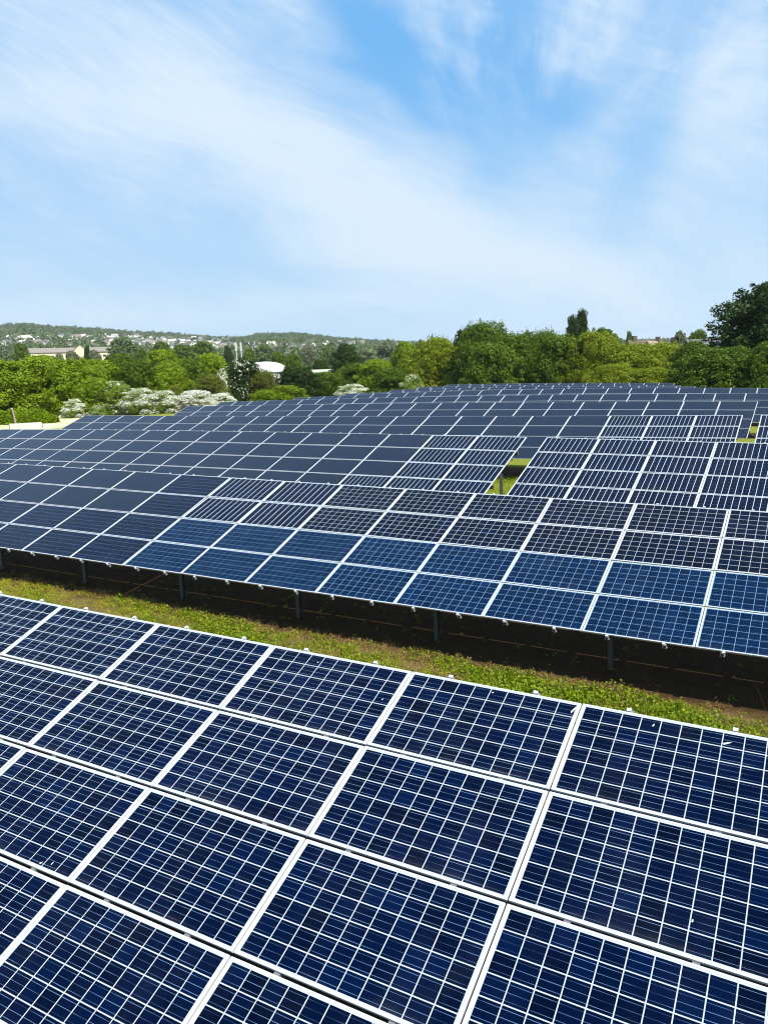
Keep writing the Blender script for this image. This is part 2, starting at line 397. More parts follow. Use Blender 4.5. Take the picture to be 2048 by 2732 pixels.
# ------------------------------------------------------------------ solar panels and tables
FL, FLY, FT = 0.021, 0.016, 0.016            # frame lip and depth
def frame_mb(mb, mi=0, z=0.003, fl=FL, fly=FLY):
    x, y = PWm/2, PHm/2
    mb.box(-x, x, -y, -y+fly, -FT, z, mi); mb.box(-x, x, y-fly, y, -FT, z, mi)
    mb.box(-x, -x+fl, -y+fly, y-fly, -FT, z, mi); mb.box(x-fl, x, -y+fly, y-fly, -FT, z, mi)
def glass_mb(mb, mi=0, bmi=1, fl=FL, fly=FLY):
    x, y = PWm/2-fl, PHm/2-fly
    mb.face([(-x, -y, 0), (x, -y, 0), (x, y, 0), (-x, y, 0)], mi)
    mb.face([(-x, -y, -0.008), (-x, y, -0.008), (x, y, -0.008), (x, -y, -0.008)], bmi)
PANEL, PANEL_FAR = {}, {}
_f = MB(); frame_mb(_f); FRAME = _f.mesh('frame', M['alu'])
for k in ('full', 'dark', 'blue', 'bluestreak', 'column', 'plain', 'streak'):
    b = MB(); glass_mb(b); PANEL[k] = b.mesh('solar_panel_'+k, [M[k], M['back']])
    b = MB(); glass_mb(b, 0, 1, 0.026, 0.009); frame_mb(b, 2, 0.003, 0.026, 0.009); PANEL_FAR[k] = b.mesh('solar_panel_far_'+k, [M[k], M['back'], M['alu']])
b = MB()
yb, yt = -SLOPE-0.03, 0.03
for s in (-1, 1): b.box(s*0.02-0.003, s*0.02+0.003, yb, yt, -0.055, 0.0)
b.box(-0.022, 0.022, yb, yt, -0.006, 0.0004); b.box(-0.036, 0.036, yb, yt, -0.06, -0.054)
RAIL = b.mesh('rail', M['rail'])
b = MB(); b.box(-0.020, 0.020, -0.004, 0.024, -0.028, 0.005); b.box(-0.016, 0.016, -0.015, 0.0, 0.0035, 0.007)
CLAMP = b.mesh('clamp', M['alu'])
b = MB()
b.box(-0.004, 0.004, -0.05, 0.05, -1, 0); b.box(-0.035, 0.035, -0.054, -0.048, -1, 0); b.box(-0.035, 0.035, 0.048, 0.054, -1, 0)
POST = b.mesh('post', M['steel'])
b = MB(); b.box(-0.03, 0.03, -SLOPE+0.35, -0.35, -0.10, 0.0); RAFTER = b.mesh('rafter', M['purlin'])

def table(k, u0, ncol, style, label, near, post_u, cat='solar table', group='solar tables in rows'):
    """columns u0 .. u0+ncol of row k; style(col, v) names the kind of module"""
    o, yaw, g, c = ROW[k]
    n = Vector((math.sin(yaw), -math.cos(yaw), 0))
    mid = top_edge(k, u0+ncol/2) + n*(SLOPE*math.cos(TILT)/2)
    root = empty('solar_table', (mid.x, mid.y, gz(mid.x, mid.y)), yaw)
    tag(root, label, cat, group)
    frames = []
    for i in range(ncol):
        u = u0+i+0.5
        d = (top_edge(k, u+0.5)-top_edge(k, u-0.5)).normalized()
        s = n*math.cos(TILT)+Vector((0, 0, -math.sin(TILT)))
        yv = (-s - d*(-s).dot(d)).normalized(); zv = d.cross(yv)
        P = top_edge(k, u)
        MF = Matrix([[d.x, yv.x, zv.x, P.x], [d.y, yv.y, zv.y, P.y], [d.z, yv.z, zv.z, P.z], [0, 0, 0, 1]])
        frames.append(MF)
        for v in range(NV):
            st = style(u0+i, v)
            jit = Matrix.Rotation(random.gauss(0, 0.003), 4, 'X') @ Matrix.Rotation(random.gauss(0, 0.003), 4, 'Y')
            W = MF @ Matrix.Translation((0, -(v+0.5)*PH, random.gauss(0, 0.0012))) @ jit
            if near:
                pn = link('solar_panel', PANEL[st], root, W)
                fr = link('frame', FRAME, pn); fr.matrix_basis = Matrix.Identity(4)
            else:
                pn = link('solar_panel', PANEL_FAR[st], root, W)
            if st in ('blue', 'bluestreak'): pn['label'] = 'brighter blue solar panel'
        for sx in (-0.44, 0.40):
            link('rail', RAIL, root, MF @ Matrix.Translation((sx+random.gauss(0, .015), 0, -FT-0.002)))
            if near:
                link('clamp', CLAMP, root, MF @ Matrix.Translation((sx, 0.012, 0.0)))
                link('clamp', CLAMP, root, MF @ Matrix.Translation((sx, -SLOPE-0.012, 0.0)) @ Matrix.Rotation(math.pi, 4, 'Z'))
    vs = (0.9, 3.05)
    for v in vs:
        pm = MB()
        for MF in frames:
            pm.box(-PW/2+0.001, PW/2-0.001, -v*PH-0.04, -v*PH+0.04, -FT-0.175, -FT-0.062, 0, MF)
        link('purlin', pm.mesh('purlin', M['purlin']), root, Matrix.Identity(4))
    for pu in post_u:
        i = min(max(int(math.floor(pu-u0)), 0), ncol-1); MF = frames[i]
        lx = (pu-u0-i-0.5)*PW
        link('rafter', RAFTER, root, MF @ Matrix.Translation((lx, 0, -FT-0.18)))
        for v in vs:
            T = MF @ Vector((lx+0.036, -v*PH, -FT-0.19)); zg = gz(T.x, T.y)
            link('post', POST, root, Matrix.Translation(T) @ Matrix.Rotation(yaw, 4, 'Z') @ Matrix.Diagonal((1, 1, T.z-zg+0.25, 1)))
    return root
random.seed(7)
def pspan(u0, n, step=1.9, off=0.6):
    r_, u = [], u0+off
    while u < u0+n-0.2: r_.append(u); u += step
    return r_
table(1, -3, 10, lambda u, v: 'full', 'nearest solar table of navy panels with white cell grid, across the bottom of the photo', True, pspan(-3, 10))
def droppings():
    """white bird marks on the glass of the nearest table"""
    root = [o for o in COL.objects if o.name == 'solar_table'][0]
    mt = plain('bird_lime', (0.62, 0.62, 0.58), 0.9, 0, 0.15, 30); rg = random.Random(9)
    panels = [c for c in root.children if c.name.startswith('solar_panel')]
    for px, py, ln, wd, an in ((1314, 1848, .022, .014, 0), (1530, 1893, .10, .016, 1.25), (1742, 1935, .035, .013, 1.3), (1937, 1983, .075, .018, .5),
                               (848, 1767, .022, .013, 0), (1020, 1866, .03, .010, 1.5), (395, 1890, .05, .012, .3), (110, 2302, .03, .012, 1), (140, 2304, .035, .008, 1.5), (1846, 2456, .03, .010, 1.4)):
        d = Vector(ray(px, py)); o = Vector((0, 0, CAMZ))
        for pn in panels:
            Wm = root.matrix_basis @ pn.matrix_basis; Wi = Wm.inverted(); a = Wi @ o; b_ = Wi.to_3x3() @ d
            h = a + b_*(-a.z/b_.z)
            if abs(h.x) < PWm/2-FL and abs(h.y) < PHm/2-FLY:
                m_ = MB(); n = 9; ca, sa = math.cos(an), math.sin(an); ring = []
                for k in range(n):
                    w = 2*math.pi*k/n; q = rg.uniform(.75, 1.2)
                    x, y = math.cos(w)*ln*.5*q, math.sin(w)*wd*.5*q*(1-.5*math.cos(w))
                    ring.append((h.x+x*ca-y*sa, h.y+x*sa+y*ca, .0012))
                m_.face(ring); m_.face([(x, y, .0035) for x, y, z in [((p[0]-h.x)*.6+h.x, (p[1]-h.y)*.6+h.y, 0) for p in ring]])
                for k in range(n):
                    p, q = ring[k], ring[(k+1) % n]
                    m_.face([p, q, ((q[0]-h.x)*.6+h.x, (q[1]-h.y)*.6+h.y, .0035), ((p[0]-h.x)*.6+h.x, (p[1]-h.y)*.6+h.y, .0035)])
                link('dropping', m_.mesh('dropping', mt), pn); break
droppings()
def st2r(u, v):
    if v >= 2: return 'blue' if u >= -4 else 'bluestreak'
    return 'dark' if u >= -5 else 'column'
def st2l(u, v):
    if u == -8: return 'streak'
    return 'streak' if v >= 2 else 'plain'
table(2, -7, 11, st2r, 'second solar table behind the grass strip, its lower two panel rows brighter blue', True, [-6.57, -4.67, -2.80, -0.88, 1.02, 2.9])
t2 = table(2, -16.016, 9, lambda u, v: st2l(round(u+0.016), v), 'greyish solar table left of the brighter blue panels, behind the grass strip', True, [-15.9, -14.1, -12.2, -10.33, -8.45])
GAP3, GAP4 = 0.65/1.67, 0.62/1.67
t3 = table(3, -12, 19, lambda u, v: 'column' if u >= 5 or (u == 4 and v == 3) else 'plain', 'third row solar table left of the open gap with the post, mostly plain grey panels', True, pspan(-12, 18))
_e = top_edge(3, 7.0) + Vector((math.sin(ROW[3][1]), -math.cos(ROW[3][1]), 0))*(2.40*PH*math.cos(TILT)) + Vector((0, 0, -2.40*PH*math.sin(TILT)-0.05))
link('post', POST, t3, Matrix.Translation((_e.x, _e.y, _e.z)) @ Matrix.Rotation(ROW[3][1], 4, 'Z') @ Matrix.Diagonal((1, 1, _e.z-gz(_e.x, _e.y)+0.25, 1)))
table(3, 7+GAP3, 7, lambda u, v: 'column', 'third row solar table right of the open gap, all panels with pale upright stripes', True, pspan(7+GAP3, 7, 1.9, 1.5))
table(4, -10, 22, lambda u, v: 'column' if u >= 9 else 'plain', 'fourth row solar table ending in three striped panel columns at its right end', False, pspan(-10, 22))
table(4, 12+GAP4, 4, lambda u, v: 'column', 'short piece of fourth row solar table at the right edge of the photo', False, pspan(12+GAP4, 4))
table(5, -11, 22, lambda u, v: 'plain', 'fifth row solar table of plain grey panels, its sloped left end before white blossom', False, pspan(-11, 22, 3.8))
table(6, -13, 25, lambda u, v: 'plain', 'sixth row solar table, thin grey band with its left end just below the white shrubs', False, pspan(-13, 25, 3.8))
table(7, -15, 25, lambda u, v: 'plain', 'seventh row solar table whose top edge meets the dark trees at the right', False, pspan(-15, 25, 3.8))
table(8, 0, 20, lambda u, v: 'plain', 'eighth row solar table, only a sliver of its panels showing over the seventh', False, pspan(0, 20, 3.8))
table(9, 0, 19, lambda u, v: 'plain', 'ninth row solar table, only a sliver of its panels showing near the back', False, pspan(0, 19, 3.8))
table(10, 0, 18, lambda u, v: 'plain', 'tenth row solar table, a sliver of panels just in front of the last row', False, pspan(0, 18, 3.8))
table(11, 0, 17, lambda u, v: 'plain', 'last solar table at the back, silhouetted against the foot of the dark trees', False, pspan(0, 17, 3.8))
#@@PART2
# ------------------------------------------------------------------ foliage
def leaf_mat(name, lo, hi, trans=0.36, rough=0.55, alt=None):
    m_, t, b = newmat(name)
    g = t.node('ShaderNodeNewGeometry'); oi = t.node('ShaderNodeObjectInfo').outputs['Random']
    n = t.noise(t.node('ShaderNodeTexCoord').outputs['Object'], 3.2, 3, 0.6)
    f = t.add(t.mul(g.outputs['Random Per Island'], 0.6), t.mul(n, 0.4))
    c = t.mix(f, lo, hi)
    if alt: c = t.mix(t.smooth(n, 0.52, 0.66), c, alt)
    c = t.mix(t.mul(oi, 0.45), c, tuple((l+h)*0.36 for l, h in zip(lo, hi)))
    t.put(b.inputs['Base Color'], c); b.inputs['Roughness'].default_value = rough
    b.inputs['Specular IOR Level'].default_value = 0.25
    tr = t.node('ShaderNodeBsdfTranslucent'); t.put(tr.inputs[0], c)
    mx = t.node('ShaderNodeMixShader'); mx.inputs[0].default_value = trans
    t.l.new(b.outputs[0], mx.inputs[1]); t.l.new(tr.outputs[0], mx.inputs[2])
    out = [n_ for n_ in m_.node_tree.nodes if n_.type == 'OUTPUT_MATERIAL'][0]
    t.l.new(mx.outputs[0], out.inputs[0]); return m_
L = {'green': leaf_mat('leaf_spring_green', (0.085, 0.160, 0.002), (0.32, 0.43, 0.006)),
     'mid': leaf_mat('leaf_mid_green', (0.030, 0.080, 0.002), (0.165, 0.245, 0.006)),
     'deep': leaf_mat('leaf_dark_green', (0.010, 0.034, 0.003), (0.055, 0.100, 0.006), 0.25),
     'willow': leaf_mat('leaf_yellow_green', (0.105, 0.160, 0.004), (0.35, 0.41, 0.010), 0.35, 0.6, (0.22, 0.24, 0.010)),
     'olive': leaf_mat('leaf_olive', (0.09, 0.12, 0.010), (0.25, 0.27, 0.03)),
     'grey': leaf_mat('leaf_grey_green', (0.10, 0.125, 0.06), (0.26, 0.29, 0.15)),
     'far': leaf_mat('leaf_far_wood', (0.050, 0.095, 0.022), (0.17, 0.24, 0.060), 0.25),
     'flower': leaf_mat('white_blossom', (0.86, 0.87, 0.68), (0.90, 0.90, 0.82), 0.25),
     'bark': plain('bark', (0.060, 0.045, 0.032), 0.9, 0, 0.3, 12, 0.4)}
def crown_mesh(name, seed, mats, nclump=60, out=0.8, H=1.0, sat=0.55, nleaf=9000, leaf=0.032, prof=None, crad=(0.12, 0.20), core=900,
               up=0.0, spiky=0.0, flower=0.0, aspect=1.8, zlo=0.03):
    """leaf-sized faces spread over clumps that fill a unit crown (x, y about 0, z from 0 to 1)"""
    rg = np.random.default_rng(seed)
    prof = prof or (lambda z: np.sqrt(np.clip(1-((z-0.45)/0.56)**2, 0, 1)))
    cs = []
    while len(cs) < nclump:
        z = rg.uniform(zlo, 0.96); r_ = 0.5*float(prof(np.array(z)))*rg.uniform(0.82, 1.22); rc = rg.uniform(*crad)
        a = rg.uniform(0, 2*math.pi); rad = max(0.0, r_-rc*0.75)*math.sqrt(rg.uniform(0.35, 1.0))
        cs.append((rad*math.cos(a), rad*math.sin(a), min(max(z, zlo), 1-rc*0.55/H), rc))
    for _ in range(int(nclump*sat)):                        # small clumps that stand proud and roughen the outline
        z = rg.uniform(max(zlo, 0.15), 1.0); r_ = 0.5*float(prof(np.array(min(z, 0.97))))*rg.uniform(0.95, 1.16); a = rg.uniform(0, 2*math.pi)
        rc = rg.uniform(0.35, 0.60)*crad[0]; cs.append((r_*math.cos(a), r_*math.sin(a), min(z*rg.uniform(0.97, 1.05), 1.03), rc))
    cs = np.array(cs); nclump = len(cs)
    w = cs[:, 3]**1.7; ci = rg.choice(nclump, nleaf, p=w/w.sum())
    d = rg.normal(size=(nleaf, 3)); d /= np.linalg.norm(d, axis=1)[:, None]
    rr = cs[ci, 3]*(0.62+0.42*rg.random(nleaf)**0.7)
    P = cs[ci, :3]+d*rr[:, None]*np.array([1, 1, 0.85/H])
    if spiky:                                                # sprigs that stand up out of the crown
        k = rg.random(nleaf) < 0.30; P[k, 2] += np.abs(rg.normal(size=k.sum()))*spiky
    # inner, larger faces so that the middle of the crown is not see-through
    zc = rg.uniform(zlo, 0.88, core); ac = rg.uniform(0, 2*math.pi, core)
    rc_ = 0.5*prof(zc)*0.70*np.sqrt(rg.random(core)); PC = np.stack([rc_*np.cos(ac), rc_*np.sin(ac), zc], 1)
    DC = rg.normal(size=(core, 3)); DC /= np.linalg.norm(DC, axis=1)[:, None]
    N = d*out+rg.normal(size=(nleaf, 3))*0.55+np.array([0, 0, 0.30+up])
    N /= np.linalg.norm(N, axis=1)[:, None]
    P = np.concatenate([P, PC]); N = np.concatenate([N, DC])
    S = np.concatenate([leaf*(0.6+0.8*rg.random(nleaf)), np.full(core, leaf*2.6)])
    T = rg.normal(size=P.shape); T -= (T*N).sum(1)[:, None]*N; T /= np.linalg.norm(T, axis=1)[:, None]
    if spiky: T[:nleaf, 2] += 0.35; T /= np.linalg.norm(T, axis=1)[:, None]
    B = np.cross(N, T)
    l_, w_ = S*aspect*0.6, S*0.5
    bend = N*(S*0.18)[:, None]
    hz_ = np.array([1, 1, 1/H]); T = T*hz_; B = B*hz_; bend = bend*hz_
    V = np.stack([P-T*l_[:, None], P+B*w_[:, None]+bend, P+T*l_[:, None], P-B*w_[:, None]+bend], 1).reshape(-1, 3)
    Q = np.arange(len(V)).reshape(-1, 4)
    mi = None
    if flower > 0:
        fc = rg.random(nclump) < min(1.0, flower*1.25); pr = np.where(fc[ci], 0.80, 0.15)*np.where(d[:, 2] > -0.25, 1, 0.35)
        pr = np.minimum(1, pr*(0.5+flower)); mi = np.concatenate([(rg.random(nleaf) < pr).astype(int), np.zeros(core, int)])
    return mesh_np(name, V, Q, mats, mi)
def trunk_mesh(name, seed, h=0.75, rad=0.035, limbs=6):
    rg = random.Random(seed); b = MB()
    pts = [(0, 0, -0.04)]; n = 6
    for i in range(1, n+1): pts.append((rg.gauss(0, .012)*i/2, rg.gauss(0, .012)*i/2, h*i/n))
    b.tube(pts, [rad*(1-0.75*i/n) for i in range(n+1)], 7)
    for k in range(limbs):
        i = rg.randint(2, n-1); p0 = Vector(pts[i]); a = rg.uniform(0, 6.28); l_ = rg.uniform(0.14, 0.28)
        p1 = p0+Vector((math.cos(a)*l_*0.5, math.sin(a)*l_*0.5, l_*0.45)); p2 = p1+Vector((math.cos(a)*l_*0.4, math.sin(a)*l_*0.4, l_*0.5))
        b.tube([p0, p1, p2], [rad*0.42, rad*0.28, rad*0.10], 5)
    return b.mesh(name, L['bark'], True)
TR = [trunk_mesh('trunk', s) for s in (1, 2, 3)]
pcone = lambda z: np.clip(1.05-0.95*z, 0.05, 1)**0.8
pbush = lambda z: np.sqrt(np.clip(1-(z*0.98)**2.4, 0, 1))
ppop = lambda z: np.clip((1-np.clip((z-0.72)/0.33, 0, 1)**2.2), 0.1, 1)**0.5*np.clip(0.8+0.3*z, 0, 1)
ptall = lambda z: np.clip(np.sin(np.clip(z*0.84+0.16, 0, 1)*math.pi)**0.6, 0.05, 1)
ARCH = {}
def arch(k, kind, seed, **kw): ARCH[k] = (kind, crown_mesh('crown', seed, **kw))
arch('broad_a', 'broadleaf_tree', 11, out=1.1, mats=L['green'], nclump=75, nleaf=22800, leaf=0.0210, prof=pbush)
arch('broad_b', 'broadleaf_tree', 12, out=1.1, mats=L['green'], nclump=55, nleaf=22800, leaf=0.0224, crad=(0.13, 0.24), prof=pbush)
arch('broad_c', 'broadleaf_tree', 13, mats=L['mid'], nclump=80, nleaf=22800, leaf=0.0196)
arch('broad_d', 'broadleaf_tree', 14, mats=L['mid'], nclump=60, nleaf=22800, leaf=0.0210, crad=(0.10, 0.22), prof=pbush, spiky=0.03)
arch('deep_a', 'broadleaf_tree', 15, mats=L['deep'], nclump=70, nleaf=22800, leaf=0.0210, prof=pbush)
arch('tall_a', 'broadleaf_tree', 16, mats=L['mid'], nclump=80, nleaf=28500, leaf=0.0154, crad=(0.07, 0.20), prof=lambda z: np.clip(1-((z-0.35)/0.68)**2, 0.02, 1)**0.6, spiky=0.035)
arch('tall_b', 'broadleaf_tree', 17, mats=L['mid'], nclump=75, nleaf=28500, leaf=0.0154, crad=(0.08, 0.20), prof=lambda z: np.clip(1.08-0.75*z, 0.12, 1)**0.7, spiky=0.04)
arch('conifer', 'conifer_tree', 18, mats=L['deep'], nclump=90, nleaf=17100, leaf=0.0182, crad=(0.06, 0.12), prof=pcone, spiky=0.02)
arch('poplar', 'poplar_tree', 19, mats=L['deep'], nclump=120, nleaf=12000, leaf=0.06, crad=(0.22, 0.36), prof=ppop, H=4.6, aspect=1.4, core=2500, sat=0.0)
arch('slim_bloom', 'hawthorn_bush', 33, mats=[L['green'], L['flower']], nclump=60, nleaf=6000, leaf=0.06, crad=(0.2, 0.34), prof=ppop, H=3.2, flower=0.7, out=1.0)
arch('willow_a', 'willow_tree', 20, mats=L['willow'], nclump=90, nleaf=32300, leaf=0.0133, crad=(0.10, 0.18), prof=pbush, spiky=0.03, aspect=2.6)
arch('willow_b', 'willow_tree', 21, mats=L['willow'], nclump=70, nleaf=32300, leaf=0.0133, crad=(0.12, 0.22), prof=pbush, spiky=0.02, aspect=2.6)
arch('bush_a', 'leafy_bush', 22, mats=L['mid'], nclump=60, nleaf=17100, leaf=0.0210, crad=(0.12, 0.22), prof=pbush)
arch('bush_b', 'leafy_bush', 23, mats=L['green'], nclump=60, nleaf=17100, leaf=0.0224, crad=(0.12, 0.22), prof=pbush)
arch('olive', 'leafy_bush', 24, mats=L['olive'], nclump=60, nleaf=17100, leaf=0.0196, crad=(0.10, 0.2), prof=pbush, spiky=0.03)
arch('bloom_a', 'hawthorn_bush', 25, mats=[L['green'], L['flower']], nclump=70, nleaf=20900, leaf=0.0182, crad=(0.10, 0.18), prof=pbush, flower=0.55, out=1.1)
arch('bloom_b', 'hawthorn_bush', 26, mats=[L['green'], L['flower']], nclump=70, nleaf=20900, leaf=0.0182, crad=(0.10, 0.18), prof=pbush, flower=0.8, out=1.15)
arch('bloom_c', 'hawthorn_bush', 27, mats=[L['green'], L['flower']], nclump=70, nleaf=20900, leaf=0.0182, crad=(0.10, 0.18), prof=pbush, flower=0.2, out=0.9)
arch('bloom_d', 'broadleaf_tree', 28, mats=[L['deep'], L['flower']], nclump=70, nleaf=20900, leaf=0.0196, crad=(0.10, 0.2), prof=pbush, flower=0.045)
arch('grey', 'broadleaf_tree', 29, mats=L['grey'], nclump=50, nleaf=4000, leaf=0.045, prof=pbush)
arch('farwood', 'broadleaf_tree', 30, mats=L['far'], nclump=50, nleaf=4000, leaf=0.045, prof=pbush)
arch('fargreen', 'broadleaf_tree', 31, mats=L['mid'], nclump=50, nleaf=4000, leaf=0.045, prof=pbush)
arch('giant', 'broadleaf_tree', 32, mats=L['deep'], nclump=260, nleaf=42000, leaf=0.014, crad=(0.05, 0.10), core=3000,
     prof=lambda z: np.sqrt(np.clip(1-((z-0.40)/0.62)**2, 0, 1)), spiky=0.015)

def spot(px, py, dist):
    d = ray(px, py); h = d[:2]/math.hypot(d[0], d[1]); x, y = h*dist
    return x, y, CAMZ+dist*d[2]/math.hypot(d[0], d[1])
_rt = random.Random(5)
def tree(a, px, top, wpx, dist, label, group=None, cat=None):
    kind, me = ARCH[a]
    x, y, zt = spot(px, top, dist); zb = gz(x, y); h = max(1.0, zt-zb); w = wpx*dist/F_PX
    root = empty(kind, (x, y, zb), _rt.uniform(0, 6.28))
    tag(root, label, cat or {'leafy_bush': 'bush', 'hawthorn_bush': 'bush'}.get(kind, 'tree'), group)
    S = Matrix.Diagonal((w, w, h*1.0, 1))
    link('crown', me, root).matrix_basis = S
    link('trunk', _rt.choice(TR), root).matrix_basis = Matrix.Diagonal((h*0.75, h*0.75, h*0.85, 1))
    return root
G1, G2, G3, G4 = 'trees of the hedge belt beyond the field', 'white blossoming bushes at the field edge', 'trees between the field and the town', 'trees behind the right end of the field'
